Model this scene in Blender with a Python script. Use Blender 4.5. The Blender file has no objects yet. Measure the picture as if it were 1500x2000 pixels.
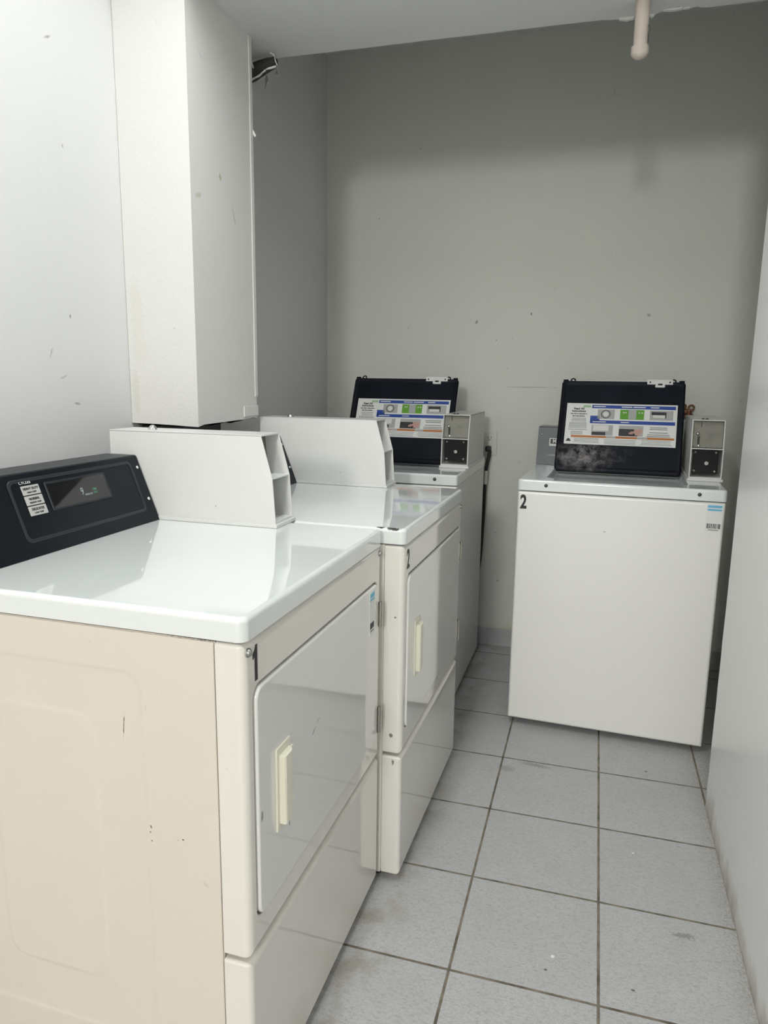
import bpy, bmesh, math, random
from mathutils import Matrix, Vector
random.seed(7)
PI = math.pi
scene = bpy.context.scene
col = scene.collection

# ------------------------------------------------------------------ camera
YAW, PITCH, ROLL, FPX = -0.2830, 0.1840, 0.0133, 1408.4
fw = Vector((math.sin(YAW)*math.cos(PITCH), math.cos(YAW)*math.cos(PITCH), -math.sin(PITCH)))
rt = Vector((math.cos(YAW), -math.sin(YAW), 0)); up = rt.cross(fw)
r2 = rt*math.cos(ROLL)+up*math.sin(ROLL); u2 = -rt*math.sin(ROLL)+up*math.cos(ROLL)
cd = bpy.data.cameras.new('camera'); cam = bpy.data.objects.new('camera', cd); col.objects.link(cam)
M = Matrix((( r2.x, u2.x, -fw.x), (r2.y, u2.y, -fw.y), (r2.z, u2.z, -fw.z))).to_4x4()
M.translation = Vector((0, 0, 1.2537)); cam.matrix_world = M
cd.sensor_fit = 'VERTICAL'; cd.sensor_height = 36; cd.lens = FPX*36/2000; cd.clip_start = 0.02
scene.camera = cam

# ------------------------------------------------------------------ colour management, world, lamps
scene.view_settings.view_transform = 'Standard'; scene.view_settings.look = 'None'
scene.view_settings.gamma = 1; scene.view_settings.use_curve_mapping = False
scene.view_settings.exposure = 0.06
w = bpy.data.worlds.new('world'); scene.world = w; w.use_nodes = True
w.node_tree.nodes['Background'].inputs[0].default_value = (0.8, 0.85, 0.9, 1)
w.node_tree.nodes['Background'].inputs[1].default_value = 0.3
def area(name, loc, rot, sx, sy, watts, color):
    l = bpy.data.lights.new(name, 'AREA'); l.shape = 'RECTANGLE'; l.size = sx; l.size_y = sy
    l.energy = watts; l.color = color
    o = bpy.data.objects.new(name, l); o.location = loc; o.rotation_euler = rot; col.objects.link(o); return o
area('ceiling_tube_light', (-0.48, 1.10, 2.58), (0, 0, 0), 0.16, 1.1, 17, (0.96, 0.99, 0.98))
area('ceiling_tube_light', (-0.40, -1.50, 2.60), (0, 0, 0), 0.16, 1.2, 8, (0.98, 1.0, 0.98))
area('ceiling_tube_light', (-0.40, -3.90, 2.60), (math.radians(35), 0, 0), 0.5, 1.2, 200, (1.0, 0.975, 0.905))

# ------------------------------------------------------------------ materials
def new_mat(name):
    m = bpy.data.materials.new(name); m.use_nodes = True
    return m, m.node_tree, m.node_tree.nodes['Principled BSDF']
def N(nt, t, **kw):
    n = nt.nodes.new(t)
    for k, v in kw.items(): setattr(n, k, v)
    return n
def mixc(nt, fac, a, b):
    n = N(nt, 'ShaderNodeMix', data_type='RGBA')
    for s, v in ((0, fac), (6, a), (7, b)):
        if hasattr(v, 'is_linked') or hasattr(v, 'links'): nt.links.new(v, n.inputs[s])
        else: n.inputs[s].default_value = v if s == 0 else (*v, 1) if len(v) == 3 else v
    return n.outputs[2]
def math_(nt, op, a, b=None, c=None, clamp=False):
    n = N(nt, 'ShaderNodeMath', operation=op, use_clamp=clamp)
    for i, v in enumerate((a, b, c)):
        if v is None: continue
        if hasattr(v, 'links'): nt.links.new(v, n.inputs[i])
        else: n.inputs[i].default_value = v
    return n.outputs[0]
def coords(nt): return N(nt, 'ShaderNodeTexCoord').outputs['Object']
def noise(nt, co, scale, detail=3, rough=.5, stretch=None, dist=0):
    if stretch:
        mp = N(nt, 'ShaderNodeMapping'); nt.links.new(co, mp.inputs[0]); mp.inputs['Scale'].default_value = stretch; co = mp.outputs[0]
    n = N(nt, 'ShaderNodeTexNoise'); nt.links.new(co, n.inputs['Vector'])
    n.inputs['Scale'].default_value = scale; n.inputs['Detail'].default_value = detail
    n.inputs['Roughness'].default_value = rough; n.inputs['Distortion'].default_value = dist
    return n.outputs[0]
def ramp(nt, v, lo, hi, a=0., b=1.):
    n = N(nt, 'ShaderNodeMapRange'); nt.links.new(v, n.inputs[0])
    for i, x in zip((1, 2, 3, 4), (lo, hi, a, b)): n.inputs[i].default_value = x
    return n.outputs[0]
def bump(nt, b, h, strength, dist=.002):
    n = N(nt, 'ShaderNodeBump'); nt.links.new(h, n.inputs['Height']); n.inputs['Strength'].default_value = strength
    n.inputs['Distance'].default_value = dist; nt.links.new(n.outputs[0], b.inputs['Normal'])
def marks_fac(nt, co, marks, jag=.6):
    """marks = (centre, half sizes, rotation, amount): worn spots with a shape of their own"""
    nz = N(nt, 'ShaderNodeTexNoise'); nt.links.new(co, nz.inputs['Vector']); nz.inputs['Scale'].default_value = 160; nz.inputs['Detail'].default_value = 2
    acc = None
    for c, s, r, amt in marks:
        mp = N(nt, 'ShaderNodeMapping', vector_type='TEXTURE'); nt.links.new(co, mp.inputs[0])
        mp.inputs['Location'].default_value = c; mp.inputs['Scale'].default_value = s; mp.inputs['Rotation'].default_value = r
        ln = N(nt, 'ShaderNodeVectorMath', operation='LENGTH'); nt.links.new(mp.outputs[0], ln.inputs[0])
        v = math_(nt, 'ADD', ln.outputs['Value'], math_(nt, 'MULTIPLY', math_(nt, 'SUBTRACT', nz.outputs[0], .5), jag*2.2))
        f = math_(nt, 'MULTIPLY', ramp(nt, v, 1.0, .6), amt)
        acc = f if acc is None else math_(nt, 'MAXIMUM', acc, f)
    return acc
def plain(name, color, rough=.5, metal=0., spec=.5, coat=0., emit=None, nz=0.):
    m, nt, b = new_mat(name)
    b.inputs['Base Color'].default_value = (*color, 1); b.inputs['Roughness'].default_value = rough
    b.inputs['Metallic'].default_value = metal; b.inputs['Specular IOR Level'].default_value = spec
    b.inputs['Coat Weight'].default_value = coat
    if nz:
        f = noise(nt, coords(nt), 30, 4)
        nt.links.new(mixc(nt, ramp(nt, f, .3, .7), tuple(c*(1-nz) for c in color), tuple(min(1, c*(1+nz)) for c in color)), b.inputs['Base Color'])
    if emit: b.inputs['Emission Color'].default_value = (*emit[0], 1); b.inputs['Emission Strength'].default_value = emit[1]
    return m
def enamel(name, color, rough=.12, marks=(), mcol=(.05, .045, .04), coat=.3, wear=.0):
    m, nt, b = new_mat(name); co = coords(nt)
    f = noise(nt, co, 3.5, 4)
    c = mixc(nt, ramp(nt, f, .3, .7), tuple(x*.975 for x in color), color)
    if wear:
        g = noise(nt, co, 55, 3, .6, stretch=(1, 1, .5))
        c = mixc(nt, math_(nt, 'MULTIPLY', ramp(nt, g, .70, .76), wear), c, (.30, .27, .24))
    if marks: c = mixc(nt, marks_fac(nt, co, marks), c, mcol)
    nt.links.new(c, b.inputs['Base Color']); b.inputs['Roughness'].default_value = rough
    b.inputs['Coat Weight'].default_value = coat; b.inputs['Coat Roughness'].default_value = .04
    bump(nt, b, noise(nt, co, 5, 2), .06, .004)
    return m
def paint(name, color, marks=(), mcol=(.2, .19, .18), scuff=.5, rough=.5, grime=None, bumpy=.28, zt=None):
    m, nt, b = new_mat(name); co = coords(nt)
    c = mixc(nt, ramp(nt, noise(nt, co, 1.7, 4), .3, .7), tuple(x*.97 for x in color), color)
    g = noise(nt, co, 26, 2, .5, dist=.8); g2 = noise(nt, co, 5, 1)
    sc = math_(nt, 'MULTIPLY', ramp(nt, g, .735, .76), ramp(nt, g2, .5, .56))
    c = mixc(nt, math_(nt, 'MULTIPLY', sc, scuff), c, tuple(x*.55 for x in color))
    if marks: c = mixc(nt, marks_fac(nt, co, marks), c, mcol)
    if zt is not None:     # grime left by mopping along the foot of the wall
        sp = N(nt, 'ShaderNodeSeparateXYZ'); nt.links.new(co, sp.inputs[0])
        nz = noise(nt, co, 14, 4, .6, stretch=(1, 1, .6))
        h = math_(nt, 'ADD', sp.outputs[2], math_(nt, 'MULTIPLY', math_(nt, 'SUBTRACT', nz, .5), -zt*2.2))
        c = mixc(nt, math_(nt, 'MULTIPLY', ramp(nt, h, zt, 0.0), .75), c, grime)
    nt.links.new(c, b.inputs['Base Color']); b.inputs['Roughness'].default_value = rough
    bump(nt, b, noise(nt, co, 110, 3), bumpy, .002)
    return m

WHITE = (.80, .80, .775)
M_left = paint('left wall paint', (.72, .72, .72), scuff=.35, marks=[
    ((-1.256, 1.52, 2.007), (.02, .014, .0035), (.5, 0, 0), .6), ((-1.256, 1.537, 1.392), (.02, .004, .006), (0, 0, 0), .7),
    ((-1.256, 1.544, 1.18), (.02, .013, .004), (-.2, 0, 0), .6), ((-1.256, 1.463, 1.301), (.02, .003, .014), (-.4, 0, 0), .4),
    ((-1.256, 1.548, 1.784), (.02, .003, .005), (0, 0, 0), .5), ((-1.256, 1.50, 1.245), (.02, .016, .003), (.3, 0, 0), .35)])
M_pillar = paint('column paint', (.70, .695, .67), scuff=.3, marks=[
    ((-1.045, 1.921, 1.795), (.02, .008, .010), (.4, 0, 0), .75), ((-1.045, 1.802, 1.722), (.02, .020, .008), (.3, 0, 0), .45),
    ((-1.045, 1.997, 1.708), (.02, .005, .032), (.35, 0, 0), .45), ((-1.225, 1.763, 1.42), (.022, .02, .10), (0, 0, 0), .10),
    ((-1.236, 1.763, 1.20), (.013, .02, .075), (0, 0, 0), .16), ((-1.22, 1.763, 1.33), (.028, .02, .05), (0, 0, 0), .07)], mcol=(.40, .36, .22))
M_back = paint('back wall paint', (.69, .70, .645), scuff=.5, marks=[
    ((-.542, 3.31, 1.504), (.006, .02, .011), (0, .5, 0), .8), ((-.303, 3.31, 1.537), (.004, .02, .006), (0, 0, 0), .8),
    ((.184, 3.31, 1.527), (.009, .02, .008), (0, 0, 0), .6), ((-.294, 3.31, 1.221), (.13, .02, .0016), (0, 0, 0), .7),
    ((-1.003, 3.31, 1.963), (.004, .02, .004), (0, 0, 0), .8), ((-.45, 3.31, 1.426), (.004, .02, .004), (0, 0, 0), .8),
    ((-.42, 3.31, .55), (.004, .02, .004), (0, 0, 0), .6), ((-.40, 3.31, .32), (.005, .02, .005), (0, 0, 0), .6)],
    grime=(.50, .44, .20), zt=.12)
M_right = paint('right partition paint', (.86, .86, .85), scuff=.25, rough=.28, grime=(.30, .23, .14), zt=.075, bumpy=.06,
    marks=[((.385, 1.859, .611), (.02, .006, .008), (0, 0, 0), .9)], mcol=(.95, .95, .93))
M_ceil = paint('ceiling paint', (.74, .75, .745), scuff=.1)
M_plaster = paint('torn plaster', (.80, .79, .76), scuff=.3, bumpy=.5)

def tile_mat():
    m, nt, b = new_mat('grey floor tile'); co = coords(nt)
    sp = N(nt, 'ShaderNodeSeparateXYZ'); nt.links.new(co, sp.inputs[0])
    T = .31
    def edge(o, off):
        f = math_(nt, 'FRACT', math_(nt, 'ADD', math_(nt, 'MULTIPLY', math_(nt, 'SUBTRACT', o, off), 1/T), 40.0))
        return math_(nt, 'MULTIPLY', math_(nt, 'MINIMUM', f, math_(nt, 'SUBTRACT', 1.0, f)), T)
    d = math_(nt, 'MINIMUM', edge(sp.outputs[0], .0800), edge(sp.outputs[1], 2.2687))
    d = math_(nt, 'ADD', d, math_(nt, 'MULTIPLY', math_(nt, 'SUBTRACT', noise(nt, co, 60, 2), .5), .0012))
    g = ramp(nt, d, .0036, .0026)
    ix = math_(nt, 'FLOOR', math_(nt, 'MULTIPLY', math_(nt, 'SUBTRACT', sp.outputs[0], .08), 1/T))
    iy = math_(nt, 'FLOOR', math_(nt, 'MULTIPLY', math_(nt, 'SUBTRACT', sp.outputs[1], 2.2687), 1/T))
    cb = N(nt, 'ShaderNodeCombineXYZ'); nt.links.new(ix, cb.inputs[0]); nt.links.new(iy, cb.inputs[1])
    wn = N(nt, 'ShaderNodeTexWhiteNoise', noise_dimensions='2D'); nt.links.new(cb.outputs[0], wn.inputs['Vector'])
    c = mixc(nt, wn.outputs['Value'], (.515, .52, .53), (.55, .555, .565))
    c = mixc(nt, ramp(nt, noise(nt, co, 9, 5, .6), .35, .75), c, (.49, .49, .495))
    fine = noise(nt, co, 260, 3, .7)
    c = mixc(nt, math_(nt, 'MULTIPLY', ramp(nt, fine, .48, .66), .8), c, (.40, .40, .405))
    stv = noise(nt, co, 95, 3, .6, stretch=(1, 2.2, 1), dist=1.0)
    c = mixc(nt, math_(nt, 'MULTIPLY', ramp(nt, stv, .50, .62), .75), c, (.38, .38, .385))
    # dirt along the partition; dirt plus painted floor shadow along the dryers
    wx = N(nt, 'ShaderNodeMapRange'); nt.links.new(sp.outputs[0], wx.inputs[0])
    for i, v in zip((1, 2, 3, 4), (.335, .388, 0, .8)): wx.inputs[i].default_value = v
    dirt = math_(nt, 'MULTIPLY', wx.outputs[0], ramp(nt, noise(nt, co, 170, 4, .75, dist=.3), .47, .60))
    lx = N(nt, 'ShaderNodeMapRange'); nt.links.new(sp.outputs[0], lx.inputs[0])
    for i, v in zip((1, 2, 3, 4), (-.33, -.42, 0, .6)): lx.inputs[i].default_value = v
    dirt_shade = math_(nt, 'MULTIPLY', lx.outputs[0], ramp(nt, noise(nt, co, 12, 4, .6), .46, .62))
    c = mixc(nt, math_(nt, 'MAXIMUM', dirt, dirt_shade), c, (.30, .26, .20))
    mk = marks_fac(nt, co, [((.268, 1.593, 0), (.030, .010, .02), (0, 0, .1), .5), ((.229, 2.319, 0), (.005, .005, .02), (0, 0, 0), 1),
        ((-.12, 2.25, 0), (.055, .012, .02), (0, 0, -.1), .45), ((-.21, 2.2, 0), (.03, .02, .02), (0, 0, 0), .3), ((.15, 1.40, 0), (.006, .003, .02), (0, 0, 0), 1),
        ((-.03, 1.40, 0), (.004, .003, .02), (0, 0, 0), 1)], jag=1.0)
    c = mixc(nt, mk, c, (.12, .12, .12))
    c = mixc(nt, marks_fac(nt, co, [((-.017, 1.442, 0), (.005, .006, .02), (0, 0, 0), 1), ((.17, 1.87, 0), (.004, .004, .02), (0, 0, 0), .8)]), c, (.85, .85, .84))
    gc = mixc(nt, ramp(nt, noise(nt, co, 20, 4, .6), .40, .65), (.245, .215, .165), (.11, .095, .075))
    c = mixc(nt, g, c, gc)
    nt.links.new(c, b.inputs['Base Color'])
    nt.links.new(ramp(nt, g, 0, 1, .42, .8), b.inputs['Roughness'])
    st = noise(nt, co, 130, 3, .6, stretch=(1, 2.6, 1), dist=1.2)
    h = math_(nt, 'SUBTRACT', math_(nt, 'MULTIPLY', st, .5), math_(nt, 'MULTIPLY', g, 1.2))
    bump(nt, b, h, .45, .0015)
    return m
M_tile = tile_mat()
M_base = plain('grey tile skirting', (.46, .465, .475), .35, nz=.04)

def dryer_mats(k):
    D_COL = (.765, .735, .68) if k == 1 else (.775, .755, .705)  # dryer 1: part of the beige is warm light put into the paint
    S_COL = (.70, .64, .565) if k == 1 else (.775, .75, .70)  # deeper beige on dryer 1's side, painted in place of a warm lamp
    if k == 1:
        side = [((0, .2125, .715), (.02, .0009, .026), (.09, 0, 0), .9), ((0, .170, .550), (.02, .0014, .0035), (-.3, 0, 0), .9), ((0, .172, .541), (.02, .0020, .0016), (-.3, 0, 0), .9),
                ((0, .170, .526), (.02, .0016, .0016), (0, 0, 0), .9), ((0, .113, .540), (.02, .0022, .0018), (0, 0, 0), .9), ((0, .122, .537), (.02, .0010, .001), (0, 0, 0), .7),
                ((0, .075, .47), (.02, .008, .003), (.5, 0, 0), .12), ((0, .08, .875), (.02, .07, .003), (0, 0, 0), .8)]
        door = [((.25, 0, .620), (.012, .02, .0022), (0, -.5, 0), .6), ((.27, 0, .632), (.010, .02, .0022), (0, -.3, 0), .35),
                ((.14, 0, .505), (.003, .02, .005), (0, 0, 0), .7), ((.04, 0, .58), (.004, .02, .010), (0, 0, 0), .6)]
        top = []
    else:
        side = [((0, .02, .70), (.02, .003, .003), (0, 0, 0), .8), ((0, .025, .40), (.02, .006, .006), (0, 0, 0), .8), ((0, .02, .33), (.02, .004, .008), (0, 0, 0), .8)]
        door = []
        top = [((.004, .030, .912), (.007, .022, .006), (0, 0, 0), 1.0), ((.006, .060, .913), (.006, .012, .006), (0, 0, 0), 1.0)]
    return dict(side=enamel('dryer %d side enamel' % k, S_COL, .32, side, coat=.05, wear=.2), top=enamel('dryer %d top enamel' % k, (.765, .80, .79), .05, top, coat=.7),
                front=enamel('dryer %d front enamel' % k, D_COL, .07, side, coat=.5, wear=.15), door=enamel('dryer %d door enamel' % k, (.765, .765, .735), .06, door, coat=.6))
M_wash = enamel('washer enamel', (.85, .85, .82), .28, [((.30, 0, .75), (.004, .02, .003), (0, 0, 0), .5)], coat=.1)
M_washtop = enamel('washer top enamel', (.78, .82, .815), .12, coat=.4)
M_washside = enamel('washer side enamel', (.74, .75, .74), .22, coat=.2, wear=.3)
M_box = enamel('coin box enamel', (.70, .705, .69), .30, [((.5, .38, .955), (.2, .0025, .0035), (0, 0, 0), .4)], coat=.05, wear=.12)
M_dark = plain('charcoal console enamel', (.006, .009, .013), .36, spec=.2)
M_darkflat = plain('charcoal trim', (.018, .021, .028), .4, spec=.35)
M_gapshade = plain('dark gap', (.03, .028, .026), .8)
M_slate = enamel('slate console enamel', (.075, .09, .10), .28, coat=.1)
M_chrome = plain('chrome', (.75, .75, .74), .15, 1.0)
M_steel = plain('brushed steel', (.40, .39, .35), .3, 1.0, nz=.08)
M_plate = plain('worn stainless plate', (.19, .185, .155), .5, .2, nz=.12)
M_black = plain('black plastic', (.006, .006, .007), .45, spec=.2)
M_bolt = plain('galvanised bolt', (.38, .38, .37), .35, .9)
M_darkbolt = plain('dark bolt', (.09, .09, .09), .4, .7)
M_cream = plain('cream plastic', (.76, .74, .62), .35)
M_ink = plain('black ink', (.012, .012, .012), .45)
M_greyink = plain('grey ink', (.22, .23, .22), .6)
M_paper = plain('white label', (.78, .79, .78), .45)
M_blue = plain('blue print', (.018, .065, .34), .45)
M_cyan = plain('cyan print', (.15, .48, .72), .5)
M_green = plain('green print', (.12, .36, .03), .5)
M_palegreen = plain('pale green print', (.35, .55, .33), .5)
M_orange = plain('orange print', (.50, .17, .035), .5)
M_photo = plain('grey print', (.42, .43, .43), .5)
M_dkphoto = plain('dark print', (.03, .03, .035), .5)
M_skin = plain('pink print', (.55, .33, .28), .5)
M_button = plain('grey button', (.46, .46, .44), .5)
M_display = plain('display window', (.006, .006, .008), .06, coat=.5)
M_digit = plain('display digit', (.18, .20, .20), .4, emit=((.45, .62, .60), .25))
M_digitg = plain('display green', (.08, .22, .14), .4, emit=((.10, .45, .28), .15))
M_silk = plain('white print', (.72, .72, .70), .5)
M_copper = plain('weathered copper', (.24, .115, .07), .5, .6, nz=.25)
M_pvc = plain('cream painted pipe', (.66, .58, .52), .5, nz=.05)
M_outlet = plain('outlet plastic', (.66, .655, .60), .4)
M_rubber = plain('black rubber', (.012, .012, .013), .5)
M_hole = plain('dark cavity', (.045, .044, .042), .9, nz=.3)
M_dust = plain('grey dust', (.12, .12, .11), .9)

def lid_mat(dusty):
    m, nt, b = new_mat('black lid liner %d' % dusty); co = coords(nt)
    c = mixc(nt, ramp(nt, noise(nt, co, 5, 3), .35, .7), (.003, .004, .008), (.006, .010, .018))
    if dusty:   # dried detergent in the lower left corner
        mp = N(nt, 'ShaderNodeMapping', vector_type='TEXTURE'); nt.links.new(co, mp.inputs[0])
        mp.inputs['Location'].default_value = (.19, .40, .965); mp.inputs['Scale'].default_value = (.11, .2, .055)
        ln = N(nt, 'ShaderNodeVectorMath', operation='LENGTH'); nt.links.new(mp.outputs[0], ln.inputs[0])
        f = math_(nt, 'MULTIPLY', ramp(nt, ln.outputs['Value'], 1.25, .3), ramp(nt, noise(nt, co, 38, 6, .75), .42, .72))
        mp2 = N(nt, 'ShaderNodeMapping', vector_type='TEXTURE'); nt.links.new(co, mp2.inputs[0])
        mp2.inputs['Location'].default_value = (.30, .40, .975); mp2.inputs['Scale'].default_value = (.07, .2, .05)
        ln2 = N(nt, 'ShaderNodeVectorMath', operation='LENGTH'); nt.links.new(mp2.outputs[0], ln2.inputs[0])
        f2 = math_(nt, 'MULTIPLY', math_(nt, 'MULTIPLY', ramp(nt, ln2.outputs['Value'], 1.2, .3), ramp(nt, noise(nt, co, 30, 6, .75), .48, .8)), .35)
        c = mixc(nt, math_(nt, 'MAXIMUM', f, f2), c, (.36, .34, .34))
    nt.links.new(c, b.inputs['Base Color']); b.inputs['Roughness'].default_value = .5; b.inputs['Specular IOR Level'].default_value = .16
    bump(nt, b, noise(nt, co, 25, 3), .15, .003)
    return m

# ------------------------------------------------------------------ mesh helpers
class MB:
    def __init__(s): s.bm = bmesh.new(); s.mats = []; s.cur = 0
    def mat(s, m):
        if m not in s.mats: s.mats.append(m)
        s.cur = s.mats.index(m); return s
    def face(s, vs):
        try: f = s.bm.faces.new(vs); f.material_index = s.cur; return f
        except ValueError: return None
    def merge(s, b2, mtx=None):
        if mtx is not None: bmesh.ops.transform(b2, matrix=mtx, verts=b2.verts)
        mp = {v: s.bm.verts.new(v.co) for v in b2.verts}
        for f in b2.faces: s.face([mp[v] for v in f.verts])
        b2.free(); return s
    def box(s, x0, x1, y0, y1, z0, z1, bev=0., seg=2, mtx=None):
        b = bmesh.new(); bmesh.ops.create_cube(b, size=1)
        for v in b.verts: v.co = Vector(((x0+x1)/2+v.co.x*(x1-x0), (y0+y1)/2+v.co.y*(y1-y0), (z0+z1)/2+v.co.z*(z1-z0)))
        if bev: bmesh.ops.bevel(b, geom=list(b.edges), offset=bev, segments=seg, affect='EDGES', profile=.5)
        return s.merge(b, mtx)
    def prism(s, pts, axis, a, b_, bev=0.):
        """polygon in the two axes other than `axis`, extruded a..b"""
        b = bmesh.new()
        def P(p, t): l = list(p); l.insert(axis, t); return l
        A = [b.verts.new(P(p, a)) for p in pts]; B = [b.verts.new(P(p, b_)) for p in pts]
        b.faces.new(A); b.faces.new(B[::-1]); n = len(pts)
        for i in range(n): b.faces.new((A[i], B[i], B[(i+1) % n], A[(i+1) % n]))
        bmesh.ops.recalc_face_normals(b, faces=b.faces)
        if bev: bmesh.ops.bevel(b, geom=list(b.edges), offset=bev, segments=2, affect='EDGES', profile=.5)
        return s.merge(b)
    def cyl(s, p0, p1, r0, r1=None, n=16, rings=None):
        p0, p1 = Vector(p0), Vector(p1); r1 = r0 if r1 is None else r1
        d = (p1-p0).normalized(); a = d.orthogonal().normalized(); c = d.cross(a)
        prof = rings or [(0, r0), (1, r1)]
        L = []
        for t, r in prof:
            o = p0.lerp(p1, t); L.append([s.bm.verts.new(o+(a*math.cos(k*2*PI/n)+c*math.sin(k*2*PI/n))*max(r, 1e-5)) for k in range(n)])
        for A, B in zip(L, L[1:]):
            for k in range(n): s.face((A[k], A[(k+1) % n], B[(k+1) % n], B[k]))
        s.face(L[0][::-1]); s.face(L[-1]); return s
    def dome(s, p, nrm, r, h):
        p, nrm = Vector(p), Vector(nrm).normalized()
        return s.cyl(p, p+nrm*h, r, n=14, rings=[(0, r), (.35, r*.96), (.7, r*.72), (.92, r*.4), (1, r*.05)])
    def tube(s, pts, r, n=10):
        pts = [Vector(p) for p in pts]; L = []; a = None
        for i, p in enumerate(pts):
            d = (pts[min(i+1, len(pts)-1)]-pts[max(i-1, 0)]).normalized()
            a = d.orthogonal().normalized() if a is None else (a-d*a.dot(d)).normalized()
            c = d.cross(a); rr = r[i] if isinstance(r, (list, tuple)) else r
            L.append([s.bm.verts.new(p+(a*math.cos(k*2*PI/n)+c*math.sin(k*2*PI/n))*rr) for k in range(n)])
        for A, B in zip(L, L[1:]):
            for k in range(n): s.face((A[k], A[(k+1) % n], B[(k+1) % n], B[k]))
        s.face(L[0][::-1]); s.face(L[-1]); return s
    def loft(s, loops, cap0=True, cap1=True, ring=False):
        L = [[s.bm.verts.new(p) for p in lp] for lp in loops]; n = len(L[0])
        if ring: L.append(L[0])
        for A, B in zip(L, L[1:]):
            for k in range(n): s.face((A[k], A[(k+1) % n], B[(k+1) % n], B[k]))
        if not ring:
            if cap0: s.face(L[0][::-1])
            if cap1: s.face(L[-1])
        return s
    def text(s, txt, size, mtx, sx=1., bold=0., align='CENTER', depth=.0003):
        cu = bpy.data.curves.new('t', 'FONT'); cu.body = txt; cu.size = size; cu.align_x = align; cu.align_y = 'CENTER'
        cu.extrude = depth; cu.offset = bold; cu.resolution_u = 3
        o = bpy.data.objects.new('t', cu); col.objects.link(o); bpy.context.view_layer.update()
        me = o.evaluated_get(bpy.context.evaluated_depsgraph_get()).to_mesh()
        b = bmesh.new(); b.from_mesh(me)
        bmesh.ops.transform(b, matrix=mtx @ Matrix.Diagonal((sx, 1, 1, 1)), verts=b.verts)
        s.merge(b); bpy.data.objects.remove(o); bpy.data.curves.remove(cu); return s
    def build(s, name, mat=None, parent=None, smooth=True, ang=40, weighted=True, recalc=True):
        if recalc: bmesh.ops.recalc_face_normals(s.bm, faces=s.bm.faces)
        me = bpy.data.meshes.new(name); s.bm.to_mesh(me); s.bm.free()
        for m in (s.mats or [mat]): me.materials.append(m)
        o = bpy.data.objects.new(name, me); col.objects.link(o)
        if parent: o.parent = parent
        if smooth:
            for p in me.polygons: p.use_smooth = True
            me.set_sharp_from_angle(angle=math.radians(ang))
            if weighted:
                wm = o.modifiers.new('wn', 'WEIGHTED_NORMAL'); wm.keep_sharp = True; wm.weight = 80
        return o
def rr(a0, a1, b0, b1, r, n=6):
    pts = []
    for ca, cb, st in ((a1-r, b0+r, -90), (a1-r, b1-r, 0), (a0+r, b1-r, 90), (a0+r, b0+r, 180)):
        for k in range(n+1):
            t = math.radians(st+90*k/n); pts.append((ca+r*math.cos(t), cb+r*math.sin(t)))
    return pts
def F(pts, y): return [(a, y, b) for a, b in pts]       # loop on a front plane
def T(pts, z): return [(a, b, z) for a, b in pts]       # loop on a top plane
def S(pts, x): return [(x, a, b) for a, b in pts]       # loop on a side plane
def rounded(a0, a1, b0, b1, r, e, back, front, P, n=4):
    """loops of a slab whose front edge is rounded by e"""
    sg = 1 if front > back else -1
    L = [P(rr(a0, a1, b0, b1, r), back)]
    for k in range(n+1):
        t = PI/2*k/n; i = e*(1-math.cos(t))
        L.append(P(rr(a0+i, a1-i, b0+i, b1-i, max(r-i, .001)), front-sg*e*(1-math.sin(t))))
    return L
def thing(name, label, cat, loc=(0, 0, 0), rz=0., group=None):
    o = bpy.data.objects.new(name, None); col.objects.link(o); o.location = loc; o.rotation_euler = (0, 0, rz)
    o.empty_display_size = .1; o['label'] = label; o['category'] = cat
    if group: o['group'] = group
    return o
def tag(o, label, cat, group=None):
    o['label'] = label; o['category'] = cat
    if group: o['group'] = group
    return o
def lab(o, label): o['label'] = label; return o
def struct(o): o['kind'] = 'structure'; return o
FRONT = Matrix(((1, 0, 0, 0), (0, 0, -1, 0), (0, 1, 0, 0), (0, 0, 0, 1)))    # text facing -y
def front_at(x, y, z): return Matrix.Translation((x, y, z)) @ FRONT

# ------------------------------------------------------------------ room shell
XL, YB, XR, ZC, ZS = -1.256, 3.310, .387, 2.66, 2.231
YN = -5.5
struct(MB().box(XL-.1, 1.05, YN-.1, YB+.1, -.10, 0).build('floor', M_tile, smooth=False))
struct(MB().box(XL-.1, 1.05, YN-.1, YB+.1, ZC, ZC+.1).build('ceiling', M_ceil, smooth=False))
struct(MB().box(XL-.1, XL, YN, YB, 0, ZC).build('wall_left', M_left, smooth=False))
struct(MB().box(XL-.1, 1.05, YB, YB+.1, 0, ZC).build('wall_back', M_back, smooth=False))
struct(MB().box(XL-.1, 1.05, YN-.1, YN, 0, ZC).build('wall_behind_camera', M_left, smooth=False))
struct(MB().box(.80, .90, 2.16, YB, 0, ZC).build('wall_alcove', M_back, smooth=False))
# partition on the right: its end edge is chipped
b = MB(); zs = [0, .03, .06, .12, .2, .30, .34, .38, .47, .52, .60, .75, .9, 1.1, 1.3, 1.5, 1.8, 2.1, ZC]
rows = []
for z in zs:
    e = random.uniform(-.004, .004); rows.append([b.bm.verts.new(p) for p in ((XR+.0, YN, z), (XR, 2.162+e, z), (XR+.004, 2.168+e, z), (.80, 2.168, z), (.80, YN, z))])
for A, B in zip(rows, rows[1:]):
    for k in range(5): b.face((A[k], A[(k+1) % 5], B[(k+1) % 5], B[k]))
b.face(rows[0][::-1]); b.face(rows[-1]); struct(b.build('wall_right', M_right, smooth=False))
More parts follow.
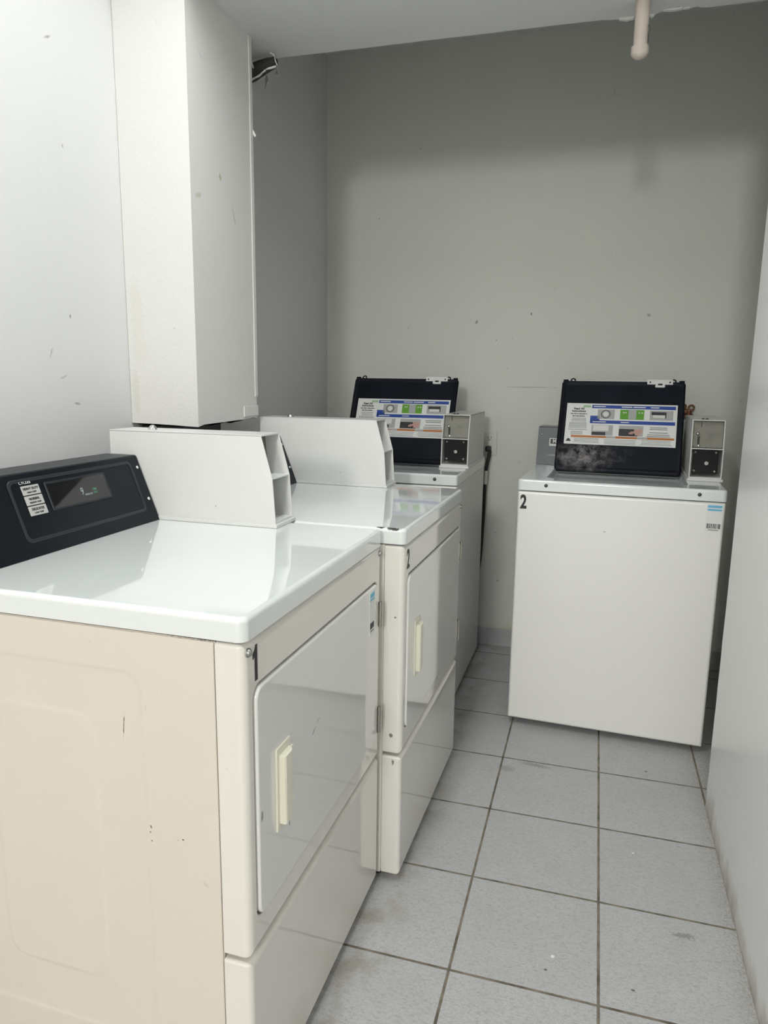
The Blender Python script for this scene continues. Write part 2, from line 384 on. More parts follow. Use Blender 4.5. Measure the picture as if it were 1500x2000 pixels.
# dropped beam over the machines, its far lower edge ragged
b = MB(); y1 = 2.278; xs = [XL+.001]; x = XL
while x < .78:
    x += .012 if -.02 < x < .25 else .05
    xs.append(min(x, .799))
def rag(x):
    if -.015 < x < .028 or .068 < x < .085: return .012
    if .085 <= x < .20: return random.uniform(-.014, .002)
    return random.uniform(-.0012, .0012)
R = []
for x in xs:
    e = rag(x); R.append([b.bm.verts.new(p) for p in ((x, 1.72, ZS), (x, y1+e, ZS), (x, y1-.004, ZS+.02), (x, y1-.004, ZC-.001), (x, 1.72, ZC-.001))])
for A, B in zip(R, R[1:]):
    for k in range(5): b.face((A[k], A[(k+1) % 5], B[(k+1) % 5], B[k]))
b.face(R[0]); b.face(R[-1][::-1]); struct(b.build('ceiling_beam', M_ceil, smooth=False))
# plaster lips torn loose round the pipe
b = MB()
def lump(x0, x1, yy, z, h):
    b.prism([(x0, z), (x1, z), (x1-.002, z-h*.7), ((x0+x1)/2, z-h), (x0+.004, z-h*.5)], 1, yy-.006, yy+.004)
lump(-.012, .030, 2.284, ZS+.001, .009); lump(.066, .082, 2.284, ZS+.003, .011); lump(.10, .15, 2.266, ZS+.001, .005); lump(.15, .17, 2.268, ZS+.001, .003)
struct(b.build('trim_1', M_plaster, smooth=False))
# boxed column with a rough sawn lower end
PX, PY0, PY1, PZ = -1.045, 1.763, 2.121, 1.117
b = MB()
def colring(z, j):
    pts = []
    for k in range(9): pts.append((XL+.001+(PX-XL-.001)*k/8, PY0))
    for k in range(1, 13): pts.append((PX, PY0+(PY1-PY0)*k/12))
    pts.append((XL+.001, PY1))
    return [(x, y, z+(random.uniform(-.003, .004) if j else 0)+(.006*max(0, (y-2.0)/.12) if j else 0)) for x, y in pts]
l0 = colring(PZ, 1); l1 = [(x, y, ZS) for x, y, z in l0]
b.loft([l0, l1]); struct(b.build('wall_column', M_pillar, smooth=False))
b = MB(); b.box(PX-.0005, PX+.0025, PY1-.012, PY1+.004, 1.19, ZS-.001)
struct(b.build('trim_2', M_pillar, smooth=False))
b = MB(); b.box(PX-.001, PX+.004, 2.03, PY1+.003, PZ+.013, PZ+.045, .001)
struct(b.build('trim_3', M_pillar, smooth=False))
struct(MB().box(XL, .80, YB-.012, YB, 0, .085, .003).build('baseboard_back', M_base))

# ------------------------------------------------------------------ ceiling lamps (out of frame, they light the room)
for (lx, ly, lb) in ((-.48, 1.10, 'near the dryers'), (-.40, -1.50, 'just behind the camera'), (-.40, -3.90, 'at the far end of the hall')):
    t = thing('ceiling_light', 'long white tube light fitting on the ceiling ' + lb, 'ceiling light', (lx, ly, ZC))
    MB().box(-.11, .11, -.65, .65, -.045, 0, .006).build('light_housing', M_paper, t)

# ------------------------------------------------------------------ coin box (shared by dryers and washers)
def coin_box(parent, x0, x1, yf, yb, z0, base=.008, hh=.210, deep=0.):
    """steel box with an open, chamfered front; x0..x1 wide, front at yf, on top plane z0"""
    th = .0035; zb = z0+base; zm = z0+.112; zt = z0+hh
    prof = [(yf, zb), (yf+.007, zm), (yf+.034, zt), (yb, zt), (yb, zb)]
    b = MB()
    b.prism(prof, 0, x0, x0+th, .0008); b.prism(prof, 0, x1-th, x1, .0008)
    b.box(x0, x1, yf+.033, yb, zt-.003, zt+.0005, .0006)                   # top
    b.box(x0+.001, x1-.001, yf+.0085, yf+.10, zm-.002, zm+.0012, .0005)              # middle shelf
    b.box(x0+.001, x1-.001, yf+.0015, yf+.10, zb+.0002, zb+.006, .0006)               # sill
    b.box(x0+th*.5, x1-th*.5, yf+.10, yf+.103, zb+.001, zt-.001)                     # inner back
    b.box(x0+.001, x1-.001, yb-.004, yb-.0002, zb+.001, zt-.001)
    c = b.build('coin_box', M_box, parent, ang=10)
    MB().box(x0-.005, x1+.005, yf-.005, yb+.002, z0+.0002, zb+.0005, .0015).build('base_flange', M_box, c)
    # slot plate in the upper bay
    ya = yf+.030+deep; yt = yf+.052+deep*.55; yl = yf+.026+deep*1.4
    b = MB(); b.prism([(ya, zm+.003), (yt, zt-.005), (yt+.003, zt-.005), (ya+.003, zm+.003)], 0, x0+th+.001, x1-th-.001)
    lab(b.build('slot_plate', M_plate, c), 'worn stainless steel coin slot plate')
    w_ = x1-x0
    def sp(fx, fz): return (x0+w_*fx, ya+(yt-ya)*fz-.001, zm+.003+(zt-zm-.008)*fz)
    p = sp(.30, .86); MB().box(p[0]-.0012, p[0]+.0012, p[1]-.001, p[1]+.002, p[2]-.014, p[2]+.010).build('coin_slot', M_ink, c)
    p = sp(.23, .25); MB().box(p[0]-.0035, p[0]+.0035, p[1]-.002, p[1]+.003, p[2]-.017, p[2]+.016, .001).build('return_slot', M_ink, c)
    for fz, ww in ((.80, .018), (.55, .010), (.46, .016)):
        p = sp(.58, fz); MB().box(p[0]-ww/2, p[0]+ww/2, p[1]-.0006, p[1]+.001, p[2]-.0015, p[2]+.0015).build('printed_line', M_greyink, c)
    b = MB(); p = sp(.20, .52); b.cyl(p, (p[0], p[1]-.004, p[2]), .003); b.dome((p[0], p[1]-.004, p[2]), (0, -1, 0), .0055, .004)
    b.build('return_knob', M_chrome, c)
    p = sp(.25, .06); MB().dome((p[0], p[1]+.001, p[2]), (0, -1, 0), .005, .003).build('slot_rivet', M_chrome, c)
    # lock plate in the lower bay
    MB().box(x0+th+.006, x1-th-.008, yl, yl+.004, zb+.016, zm-.004, .001).build('lock_plate', M_black, c)
    for sx in (x0+.018, x1-.022):
        for sz in (zb+.025, zm-.013): MB().dome((sx, yl, sz), (0, -1, 0), .0048, .004).build('bolt', M_bolt, c)
    xm = (x0+x1)/2+.002; zc = (zb+zm)/2+.002
    b = MB(); b.cyl((xm, yl, zc), (xm, yl-.012, zc), .0072, .0066); b.box(xm-.0012, xm+.0012, yl-.0135, yl-.011, zc-.004, zc+.004)
    b.build('lock_cylinder', M_chrome, c)
    return c, zt

# ------------------------------------------------------------------ dryers
DW, DH, DD, TH = .668, .913, .690, .0377
def dryer(label, loc, rz, k):
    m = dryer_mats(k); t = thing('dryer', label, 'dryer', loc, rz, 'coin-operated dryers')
    zt0 = DH-TH; ys = .047
    # cabinet with embossed side panels
    b = MB(); b.box(.004, DW-.004, ys+.001, DD, .03, zt0-.002)
    for s in (0, 1):
        X = lambda d: (.0005+d) if s == 0 else (DW-.0005-d)
        b.loft([S(rr(ys+.002, DD, .022, zt0-.003, .003), X(.006)), S(rr(ys+.002, DD, .022, zt0-.003, .003), X(.001)), S(rr(ys+.003, DD-.001, .023, zt0-.004, .003), X(0)),
                S(rr(.172, .580, .140, .812, .035), X(0)), S(rr(.178, .574, .146, .806, .032), X(.0012)), S(rr(.184, .568, .152, .800, .03), X(.0024)),
                S(rr(.262, .480, .236, .730, .04), X(.0024)), S(rr(.268, .474, .242, .724, .036), X(.0012)), S(rr(.274, .468, .248, .718, .034), X(0))])
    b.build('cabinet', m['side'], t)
    # worktop
    b = MB(); b.loft(rounded(0, DW, -.002, DD+.012, .016, .009, zt0+.001, DH, T, 5)); b.build('worktop', m['top'], t)
    # upper front panel: a frame round the door
    dx0, dx1, dz0, dz1 = .026, .640, .404, .798
    zl = .352
    L = rounded(.001, DW-.001, zl, zt0-.003, .006, .013, ys, 0, F, 5)
    L += [F(rr(dx0-.002, dx1+.004, dz0-.002, dz1+.002, .024), 0), F(rr(dx0, dx1+.002, dz0, dz1, .022), .0018), F(rr(dx0, dx1+.002, dz0, dz1, .022), .014), F(rr(dx0, dx1+.002, dz0, dz1, .022), ys)]
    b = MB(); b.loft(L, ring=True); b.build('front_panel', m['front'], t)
    MB().box(.010, DW-.010, .013, .020, zl+.005, dz1+.03).build('gap_shade', M_gapshade, t)  # dark sheet behind the door, painted shade for the gap around it
    # lower front panel
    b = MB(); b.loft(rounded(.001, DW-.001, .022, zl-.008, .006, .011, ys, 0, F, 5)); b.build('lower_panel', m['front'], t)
    # door
    g = .0035
    b = MB(); b.loft(rounded(dx0+g, dx1-g, dz0+g, dz1-g, .020, .004, .012, -.0045, F, 4)); d = b.build('door', m['door'], t)
    hx0, hx1, hz0, hz1 = .089, .143, .518, .666
    b = MB(); yf = -.0045
    b.loft(rounded(hx0, hx1, hz0, hz1, .004, .0015, yf+.001, yf-.003, F, 2))
    gx0, gx1, gz0, gz1 = .097, .136, .531, .652
    b.prism([(gx0, yf-.002), (gx1, yf-.002), (gx1-.006, yf-.011), (gx1-.014, yf-.0145), (gx0+.004, yf-.0145), (gx0, yf-.012)], 2, gz0, gz1, .001)
    b.box(gx1-.004, hx1+.004, yf-.006, yf-.001, gz0+.018, gz0+.026, .001); b.box(gx1-.010, hx1+.003, yf-.006, yf-.001, gz1-.010, gz1-.003, .001)
    b.build('door_handle', M_cream, d)
    for z0, z1 in ((.688, .748), (.424, .490)):
        b = MB(); b.cyl((dx1+.001, yf-.003, z0), (dx1+.001, yf-.003, z1), .0042, n=12)
        b.box(dx1-.010, dx1+.010, yf-.0012, yf+.003, z0+.006, z1-.006, .0008); b.cyl((dx1+.001, yf-.003, z0+.022), (dx1+.001, yf-.003, z1-.022), .0048, n=12)
        lab(b.build('hinge', M_steel, d), 'bright metal door hinge')
    if k == 1:
        sx, sz = .588, .738
        b = MB(); b.mat(M_paper).box(sx-.017, sx+.017, yf-.0008, yf, sz-.050, sz+.050)
        b.mat(M_cyan).box(sx-.015, sx+.015, yf-.0011, yf-.0006, sz+.036, sz+.046).box(sx-.015, sx+.015, yf-.0011, yf-.0006, sz+.029, sz+.033)
        b.mat(M_ink)
        xx = sx-.014
        while xx < sx+.013:
            ww = random.choice((.0008, .0014, .002)); b.box(xx, xx+ww, yf-.0011, yf-.0006, sz-.036, sz-.022); xx += ww+random.choice((.0008, .0013))
        b.mat(M_greyink).box(sx-.012, sx+.012, yf-.0011, yf-.0006, sz-.043, sz-.040)
        lab(b.build('service_sticker', M_paper, d, smooth=False), 'small white sticker with cyan heading')
    # number
    b = MB()
    if k == 1: b.prism([(.0335, .806), (.0415, .806), (.0415, .862), (.0365, .862), (.0340, .856), (.0275, .849), (.0275, .8415), (.0335, .8455)], 1, -.0009, 0)
    else: b.text('2', .066, front_at(.034, -.0006, .834), .70, .0010)
    lab(b.build('number_decal', M_ink, t, smooth=False), 'black numeral %d' % k)
    # cap bolts at the panel's upper corners
    for x in ((.014, DW-.014) if k == 1 else (DW-.014,)):
        b = MB(); b.cyl((x, .0005, .858), (x, -.002, .858), .0072); b.dome((x, -.002, .858), (0, -1, 0), .006, .0045); b.build('bolt', M_bolt, t)
    # console
    c0, c1 = .010, .585; zb, zt = DH, 1.066; yb0, yb1, ybk = .530, .588, .672
    b = MB(); b.prism([(yb0, zb+.0005), (yb1, zt-.003), (yb1+.004, zt), (ybk, zt), (ybk+.004, zb+.0005)], 0, c0, c1, .0015)
    con = b.build('control_console', M_dark, t)
    n = Vector((0, -(zt-zb), (yb1-yb0))).normalized(); v = Vector((0, yb1-yb0, zt-zb)).normalized()
    Ms = Matrix(((1, 0, 0, 0), (0, v.y, n.y, yb0), (0, v.z, n.z, zb), (0, 0, 0, 1)))      # local (x, up the slope, out)
    def SL(pts, o): return [tuple(Ms @ Vector((a, b_, o))) for a, b_ in pts]
    sl = math.hypot(yb1-yb0, zt-zb)
    # raised rim of the control field
    b = MB(); b.loft([SL(rr(.182, .553, .028, sl-.012, .014), 0), SL(rr(.184, .551, .030, sl-.014, .013), .0014), SL(rr(.187, .548, .033, sl-.017, .011), .0014), SL(rr(.189, .546, .035, sl-.019, .010), 0)], ring=True)
    b.build('panel_rim', M_darkflat, con)
    b = MB(); b.loft([SL(rr(.272, .452, .078, .138, .003), .0002), SL(rr(.273, .451, .079, .137, .003), .0016), SL(rr(.276, .448, .082, .134, .002), .0016), SL(rr(.277, .447, .083, .133, .002), .0004)], ring=True)
    b.mat(M_display); b.loft([SL(rr(.276, .448, .082, .134, .002), .0002), SL(rr(.276, .448, .082, .134, .002), .0007)])
    b.mats[0:0] = []; b.mats = [M_darkflat, M_display]
    for f in b.bm.faces: f.material_index = 0
    dn = len(rr(0, 1, 0, 1, .1))
    for f in list(b.bm.faces)[4*dn:]: f.material_index = 1
    b.build('display', None, con)
    def TX(x, y, o=.0009): return Ms @ Matrix.Translation((x, y, o))
    b = MB(); b.mat(M_digit).text('9', .022, TX(.367, .104), .75).text('MINUTES', .0055, TX(.384, .096))
    b.mat(M_digitg).text('ON', .008, TX(.405, .104)).text('DRY', .006, TX(.405, .097)); b.build('display_digits', None, con, smooth=False)
    for i, (a, c) in enumerate((('HEAVY DUTY', 'HIGH TEMP'), ('NORMAL', 'MEDIUM TEMP'), ('DELICATES', 'LOW TEMP'))):
        z1 = .137-i*.0205; b = MB(); b.mat(M_button)
        b.loft([SL(rr(.212, .257, z1-.0185, z1, .001), .0002), SL(rr(.212, .257, z1-.0185, z1, .001), .0012), SL(rr(.2125, .2565, z1-.018, z1-.0005, .001), .0015)])
        b.mat(M_ink).text(a, .0068, TX(.2345, z1-.0065, .0018), .95, .0001).text(c, .0046, TX(.2345, z1-.0138, .0018))
        b.build('cycle_button', None, con, smooth=False)
    b = MB(); b.text('CYCLES', .0085, TX(.226, .1435, .0006)); b.build('heading', M_silk, con, smooth=False)
    for q in (sl-.030, sl-.108): MB().dome(Ms @ Vector((c1-.013, q, 0)), n, .0042, .003).build('screw', M_chrome, con)
    # coin box
    c, bt = coin_box(t, .588, .684, .228, .662, DH, deep=.030)
    b = MB(); b.cyl((.640, .577, bt), (.640, .577, bt+.003), .0115, .0105, n=20); b.dome((.640, .577, bt+.003), (0, 0, 1), .009, .008)
    b.build('key_lock', M_chrome, c)
    for x in (.04, DW-.04):
        for y in (.07, DD-.05): b = MB(); b.cyl((x, y, 0), (x, y, .012), .018); b.cyl((x, y, .012), (x, y, .031), .007); b.build('foot', M_rubber, t)
    return t
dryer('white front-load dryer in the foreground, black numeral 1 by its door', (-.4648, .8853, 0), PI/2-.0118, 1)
dryer('white front-load dryer marked 2, between dryer 1 and the washer in the corner', (-.4044, 1.5640, 0), PI/2-.0176, 2)

# ------------------------------------------------------------------ washers
WW, WD = .668, .655
def washer(label, loc, rz, k):
    t = thing('washing_machine', label, 'washing machine', loc, rz, 'coin-operated washers')
    H = .9143; zt0 = H-TH
    b = MB(); b.mat(M_washside).box(.003, WW-.003, .010, WD, .028, zt0-.003, .004)
    b.build('cabinet', None, t)
    b = MB(); b.loft(rounded(.002, WW-.002, .026, zt0-.004, .006, .010, .030, .001, F, 5)); b.build('front_panel', M_wash, t)
    # worktop ring with a sunken tray at the lid
    ox0, ox1, oy0, oy1 = .090, .555, .075, .440
    L = rounded(0, WW, 0, WD+.006, .014, .008, zt0, H, T, 5)
    L += [T(rr(ox0, ox1, oy0, oy1, .02), H), T(rr(ox0+.012, ox1-.012, oy0+.018, oy1-.012, .02), H-.019), T(rr(ox0+.03, ox1-.03, oy0+.04, oy1-.03, .06), H-.020)]
    b = MB(); b.loft(L); b.build('worktop', M_washtop, t)
    for x in (.098, .585):
        b = MB(); b.cyl((x, .001, H-.018), (x, -.0015, H-.018), .0062); b.dome((x, -.0015, H-.018), (0, -1, 0), .005, .003); b.build('screw', M_darkbolt, t)
    for x, ww in ((.285, .022), (.325, .010), (.362, .018)): MB().box(x-ww/2, x+ww/2, .128, .142, H-.0198, H-.0182).build('tray_slot', M_darkflat, t)
    for x in (.28, .33, .365): MB().box(x-.002, x+.002, .112, .117, H-.0198, H-.0178).build('tray_screw', M_darkflat, t)
    # lid, opened and leaning back
    py, pz, Lh = .375, .905, .385; a = math.atan2(.165, .350)
    Ml = Matrix.Translation((0, py, pz)) @ Matrix.Rotation(-a, 4, 'X')      # local: x across, z up the lid, -y towards the viewer
    def LD(pts, y): return [tuple(Ml @ Vector((p, y, q))) for p, q in pts]
    x0, x1 = (.108, .562) if k == 1 else (.088, .546)
    b = MB(); b.loft([LD(rr(x0, x1, 0, Lh, .012), -.002), LD(rr(x0, x1, 0, Lh, .012), .016), LD(rr(x0+.004, x1-.004, .004, Lh-.004, .010), .020)])
    lid = b.build('lid', M_washtop, t)
    b = MB(); b.loft([LD(rr(x0-.002, x1+.002, -.003, Lh-.006, .014), -.0015), LD(rr(x0-.002, x1+.002, -.003, Lh-.006, .014), -.009), LD(rr(x0+.004, x1-.004, .004, Lh-.011, .012), -.015),
        LD(rr(x0+.012, x1-.012, .014, Lh-.020, .014), -.015), LD(rr(x0+.018, x1-.018, .020, Lh-.026, .014), -.010)])
    for xx in (x0+.040, x1-.042):
        b.tube([Ml @ Vector((xx+.008*math.cos(q*PI/6), -.010, Lh-.004+.007*math.sin(q*PI/6))) for q in range(13)], .0028, 6)
    b.box(x0+.002, x0+.022, -.012, -.004, Lh-.010, Lh-.001, .002, mtx=Ml); b.box(x1-.022, x1-.002, -.012, -.004, Lh-.010, Lh-.001, .002, mtx=Ml)
    lab(b.build('lid_liner', lid_mat(1 if k == 2 else 0), lid), 'black inner face of the lid' + (' with dried detergent stain' if k == 2 else ''))
    b = MB(); b.box(x1-.138, x1-.044, -.016, -.003, Lh-.020, Lh+.001, .002, mtx=Ml)
    b.prism([(.440, Lh-.019), (.476, Lh-.019), (.466, Lh-.029), (.450, Lh-.029)], 1, -.016, -.010) if False else None
    b.box(x1-.108, x1-.072, -.0165, -.006, Lh-.031, Lh-.018, .003, mtx=Ml)
    p = b.build('strike_plate', M_paper, lid)
    for xx in (x1-.127, x1-.055): MB().box(xx-.003, xx+.003, -.0175, -.015, Lh-.014, Lh-.008, .001, mtx=Ml).build('strike_screw', M_ink, lid)
    MB().box(x1-.098, x1-.082, -.0178, -.016, Lh-.024, Lh-.017, .001, mtx=Ml).build('latch_slot', M_ink, lid)
    # instruction sticker
    sx0, sx1, sz0, sz1 = x0+.026, x1-.022, .110, .282
    W, Hh = sx1-sx0, sz1-sz0
    b = MB()
    def q(m_, u0, u1, v0, v1, lay=1):
        b.mat(m_).box(sx0+u0*W, sx0+u1*W, -.0105-.0003*lay, -.0098, sz1-v1*Hh, sz1-v0*Hh, mtx=Ml)
    q(M_paper, 0, 1, 0, 1, 1)
    q(M_blue, .235, .985, .035, .115, 2); q(M_blue, .225, .985, .405, .485, 2); q(M_blue, .225, .31, .30, .44, 2)
    q(M_palegreen, .155, .225, .045, .10, 2); q(M_green, .495, .71, .135, .37, 2); q(M_photo, .57, .64, .14, .36, 3)
    for u in (.52, .54, .66, .685): q(M_silk, u, u+.012, .19, .22, 3)
    q(M_photo, .29, .445, .14, .37, 2); q(M_photo, .76, .965, .14, .37, 2); q(M_dkphoto, .775, .905, .175, .245, 3); q(M_silk, .79, .90, .25, .31, 3); q(M_dkphoto, .895, .905, .24, .32, 4)
    q(M_photo, .245, .44, .52, .77, 2); q(M_silk, .26, .40, .53, .66, 3); q(M_dkphoto, .25, .375, .69, .77, 3)
    q(M_photo, .495, .71, .52, .77, 2); q(M_dkphoto, .495, .665, .60, .77, 3)
    q(M_skin, .60, .70, .655, .70, 4); q(M_skin, .63, .705, .60, .66, 4); q(M_skin, .64, .69, .70, .75, 4); q(M_skin, .585, .62, .68, .72, 4)
    q(M_orange, .06, .985, .785, .835, 2)
    for u0 in (.38, .66): q(M_photo, u0, u0+.09, .787, .83, 3)
    b.mat(M_ink).prism([(0, 0), (0, 0), (0, 0)], 1, 0, 0) if False else None
    q(M_dkphoto, .025, .055, .885, .91, 2); q(M_dkphoto, .018, .062, .91, .935, 2); q(M_dkphoto, .03, .05, .865, .885, 2)
    # round drum picture
    b.mat(M_dkphoto); cx, cz = sx0+.365*W, sz1-.255*Hh
    for r_, m_, l_ in ((.0175, M_dkphoto, 3), (.0145, M_photo, 4), (.010, M_silk, 5)):
        b.mat(m_).cyl(Ml @ Vector((cx, -.0098, cz)), Ml @ Vector((cx, -.0105-.0003*l_, cz)), r_, n=20)
    def tl(txt, u, v, size, m_=M_ink, bold=0.0001):
        b.mat(m_).text(txt, size, Ml @ Matrix.Translation((sx0+u*W, -.0112, sz1-v*Hh)) @ FRONT, .95, bold, depth=.0002)
    tl('Read All', .115, .135, .0125, bold=.0004); tl('Instructions', .115, .195, .0115, bold=.0004)
    tl('Use only as directed in', .115, .26, .0072, bold=.0003); tl('the instructions', .115, .315, .0078, bold=.0003)
    def lines(u0, u1, vs, m_=M_greyink, hh=.012):
        for v_ in vs:
            d_ = random.uniform(0, .12)*(u1-u0); q(m_, u0+d_*.5, u1-d_*.5, v_, v_+hh, 2)
    lines(.05, .19, (.365, .40, .435)); lines(.025, .205, (.475, .505, .535, .565, .60, .64)); lines(.05, .17, (.69, .72, .75))
    lines(.76, .93, (.54, .58, .66), M_greyink, .018); lines(.74, .95, (.71, .75), M_greyink, .018)
    lines(.08, .33, (.855, .885, .915, .945), M_greyink, .010); lines(.36, .66, (.865, .90, .935, .965), M_greyink, .010); lines(.69, .97, (.855, .89, .925, .955), M_greyink, .010)
    q(M_silk, .25, .36, .06, .085, 3); q(M_silk, .505, .60, .06, .085, 3); q(M_silk, .61, .72, .06, .085, 3); q(M_silk, .765, .84, .06, .085, 3); q(M_silk, .25, .37, .435, .455, 3); q(M_silk, .505, .58, .435, .455, 3)
    lab(b.build('instruction_sticker', None, lid, smooth=False), 'white, blue and green pictorial instruction sticker')
    # console at the rear
    zc = 1.066; yb0, yb1 = .475, .515
    b = MB(); b.prism([(yb0, H+.0005), (yb1, zc-.003), (yb1+.004, zc), (.628, zc), (.632, H+.0005)], 0, .003, .552, .0015)
    con = b.build('control_console', M_slate, t)
    n = Vector((0, -(zc-H), yb1-yb0)).normalized(); v = Vector((0, yb1-yb0, zc-H)).normalized()
    Ms = Matrix(((1, 0, 0, 0), (0, v.y, n.y, yb0), (0, v.z, n.z, H), (0, 0, 0, 1)))
    for q_ in (.050, .126): MB().dome(Ms @ Vector((.018, q_, 0)), n, .0042, .003).build('screw', M_chrome, con)
    if k == 2:
        def SL(pts, o): return [tuple(Ms @ Vector((a_, b_, o))) for a_, b_ in pts]
        b = MB(); b.mat(M_silk).loft([SL(rr(.050, .155, .078, .110, .002), .0002), SL(rr(.050, .155, .078, .110, .002), .002)])
        b.mat(M_ink).loft([SL(rr(.054, .151, .087, .107, .001), .002), SL(rr(.054, .151, .087, .107, .001), .0023)])
        b.mat(M_silk).text('MAYTAG', .021, Ms @ Matrix.Translation((.1025, .097, .0026)), .92, .0006)
        b.build('badge', None, con, smooth=False)
        b = MB(); b.text('COMMERCIAL', .0072, Ms @ Matrix.Translation((.068, .040, .0006)), 1); b.build('printed_caption', M_silk, con, smooth=False)
    c, bt = coin_box(t, .562, .668, .205, .600, H, hh=.203 if k == 1 else .210)
    for x in (.598, .611): MB().dome((x, .275, bt), (0, 0, 1), .0055, .005).build('top_bolt', M_darkbolt, c)
    if k == 2:
        b = MB(); b.text('2', .066, front_at(.0235, .0004, .833), .68, .0022)
        lab(b.build('number_decal', M_ink, t, smooth=False), 'black numeral 2')
        b = MB(); sx, sz, yy = .634, .822, .0002; 
        b.mat(M_paper).box(sx-.024, sx+.024, yy, .0012, sz-.043, sz+.046)
        b.mat(M_cyan).box(sx-.021, sx+.021, yy-.0004, .001, sz+.034, sz+.042).box(sx-.021, sx+.021, yy-.0004, .001, sz+.024, sz+.030)
        b.mat(M_ink); xx = sx-.021
        while xx < sx+.019:
            ww = random.choice((.001, .0018, .0028)); b.box(xx, xx+ww, yy-.0004, .001, sz-.034, sz-.018); xx += ww+random.choice((.0009, .0016))
        b.mat(M_greyink).box(sx-.015, sx+.015, yy-.0004, .001, sz-.040, sz-.0375)
        lab(b.build('service_sticker', None, t, smooth=False), 'small white sticker with cyan heading and barcode')
    for x in (.05, WW-.05):
        for y in (.09, WD-.06): b = MB(); b.cyl((x, y, 0), (x, y, .012), .019); b.cyl((x, y, .012), (x, y, .03), .008); b.build('foot', M_rubber, t)
    return t
washer('white top-load washer with open lid in the corner behind dryer 2', (-1.1315, 2.5277, 0), .0, 1)
washer('white top-load washer marked 2, standing alone against the back wall', (-.2495, 2.5177, 0), -.0424, 2)

# ------------------------------------------------------------------ small fixtures
# ceiling pipe stub
t = thing('ceiling_pipe', 'short cream-painted pipe stub hanging down from the ceiling', 'pipe', (.0475, 2.20, ZS))
MB().cyl((0, 0, -.116), (0, 0, 0), .0178, n=24).build('pipe', M_pvc, t)
b = MB(); b.cyl((0, 0, -.139), (0, 0, -.108), .02, n=24, rings=[(0, .004), (.08, .013), (.25, .0195), (.45, .0225), (.94, .0225), (1, .0175)]); b.build('end_cap', M_pvc, t)
b = MB(); b.tube([(.0185, -.003, -.060), (.022, -.004, -.070), (.0185, -.003, -.080), (.020, -.003, -.100)], .0016, 6); b.build('wire_end', M_dust, t)
# torn opening at the head of the column
t = thing('torn_duct', 'broken dark duct with torn plaster edge, under the ceiling beside the column', 'duct', (-1.100, 2.245, ZS))
b = MB(); b.tube([(-.10, 0, -.075), (-.04, 0, -.058), (.000, 0, -.047), (.030, 0, -.036), (.055, 0, -.029), (.078, 0, -.024), (.084, 0, -.024)], [.025, .025, .025, .022, .019, .015, .008], 14)
b.build('duct_body', M_hole, t)
b = MB(); random.seed(3)
def rag_strip(pts, wd, y):
    pts2 = []
    for (xa, za), (xb, zb_) in zip(pts, pts[1:]):
        for q_ in range(4): pts2.append((xa+(xb-xa)*q_/4, za+(zb_-za)*q_/4))
    pts2.append(pts[-1]); top = []; bot = []
    for x_, z_ in pts2:
        top.append((x_, z_+wd/2+random.uniform(-.0012, .0012))); bot.append((x_, z_-wd/2-random.uniform(-.0012, .0012)))
    b.prism(top+bot[::-1], 1, y-.003, y+.002)
rag_strip([(-.09, -.100), (-.02, -.082), (.03, -.063), (.055, -.048), (.088, -.042)], .0035, -.014)
rag_strip([(.070, -.004), (.083, -.012), (.086, -.026), (.092, -.040)], .005, -.016)
rag_strip([(-.02, -.032), (.000, -.024), (.012, -.030), (.018, -.044)], .008, -.028)
b.build('torn_edge', M_plaster, t)
b = MB(); b.tube([(.055, -.018, -.048), (.056, -.018, -.064), (.058, -.018, -.072), (.057, -.018, -.078), (.054, -.018, -.090), (.052, -.018, -.102)], [.0008, .001, .0042, .005, .0022, .001], 6)
b.build('dangling_shred', M_dust, t)
b = MB(); b.tube([(.091, -.018, -.042), (.092, -.018, -.056), (.091, -.018, -.064)], [.0008, .001, .0045], 6); b.build('dangling_shred', M_dust, t)
# a curl of paint on the column edge
b = MB(); b.prism([(-1.046, 1.985), (-1.040, 1.975), (-1.033, 1.962), (-1.037, 1.958), (-1.046, 1.972)], 1, PY1+.004, PY1+.008)
tag(b.build('paint_flake', M_plaster, smooth=False), 'curled white paint flake on the rear edge of the column', 'paint flake')
# black duct below the column
b = MB(); b.box(-1.252, -1.118, 1.80, 2.02, 0.001, PZ-.005, .004)
tag(b.build('vertical_duct', M_rubber), 'black boxed duct showing in the gap under the column', 'duct')
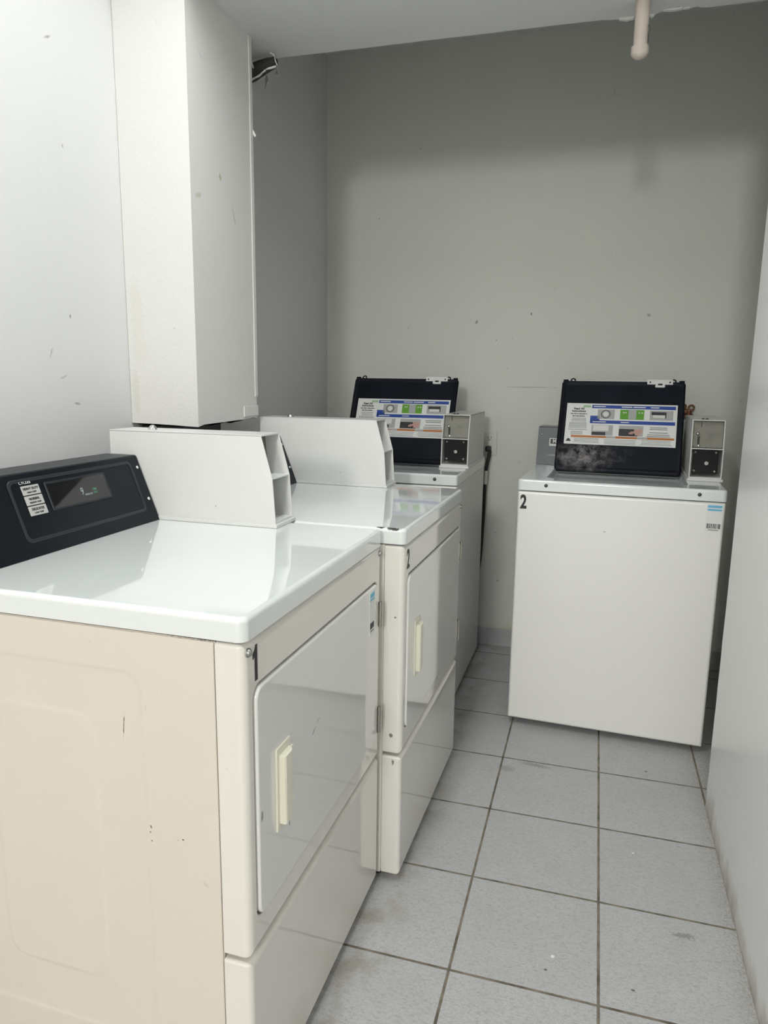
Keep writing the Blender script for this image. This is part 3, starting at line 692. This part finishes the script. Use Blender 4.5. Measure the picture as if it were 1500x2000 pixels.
# wall outlet, plug and cord
t = thing('wall_outlet', 'cream double socket plate on the back wall beside the corner washer', 'wall outlet', (-.4625, YB, .966))
b = MB(); b.loft(rounded(-.034, .034, -.055, .055, .004, .003, 0, -.006, F, 3)); pl = b.build('cover_plate', M_outlet, t)
for zc_ in (.024, -.024):
    b = MB(); b.loft(rounded(-.017, .017, zc_-.0175, zc_+.0175, .010, .001, -.005, -.008, F, 2)); rc = b.build('receptacle', M_outlet, t)
    if zc_ > 0:
        b = MB(); b.box(-.008, -.006, -.0085, -.0075, zc_-.002, zc_+.007).box(.006, .008, -.0085, -.0075, zc_-.002, zc_+.006).cyl((0, -.0075, zc_-.009), (0, -.0085, zc_-.009), .0025, n=10)
        b.build('socket_slot', M_ink, rc, smooth=False)
t = thing('power_cord', 'black power cord plugged into the wall outlet, hanging behind the corner washer', 'power cord', (-.4625, YB-.010, .942))
b = MB(); b.box(-.014, .010, -.030, .0015, -.012, .012, .004); b.build('plug', M_rubber, t)
b = MB(); CP = [(-.455, .936), (-.459, .905), (-.464, .875), (-.468, .846), (-.470, .782), (-.471, .746), (-.472, .651), (-.476, .505), (-.479, .431), (-.487, .357), (-.50, .25), (-.50, .12), (-.50, .02)]
b.tube([(x+.4625, -.028 if i < 2 else -.036, z-.942) for i, (x, z) in enumerate(CP)], .0075, 10)
cd_ = b.build('cable', M_rubber, t)
b = MB(); b.tube([(-.0055, -.036, -.098), (-.0075, -.036, -.160)], .0095, 10); lab(b.build('cord_tag', M_outlet, cd_), 'pale tag wrapped round the cord')
# copper water valve behind washer 2
t = thing('water_valve', 'weathered copper water valve on the back wall behind the coin box of washer 2', 'valve', (.355, YB, 1.13))
b = MB(); b.cyl((0, 0, -.01), (0, -.045, -.01), .011).cyl((.012, -.045, -.09), (.012, -.045, .01), .009).dome((0, -.045, 0), (0, -1, 0), .014, .01).cyl((-.028, -.04, -.018), (.03, -.04, -.018), .0105, n=12)
b.build('valve_body', M_copper, t)
for dx, dz in ((-.012, .022), (.020, .018)):
    b = MB(); b.tube([(dx+.011*math.cos(q_*PI/6), -.05, dz+.010*math.sin(q_*PI/6)) for q_ in range(13)], .0042, 8); b.cyl((dx, -.05, dz-.012), (dx, -.045, dz-.03), .004); b.build('valve_handle', M_copper, t)
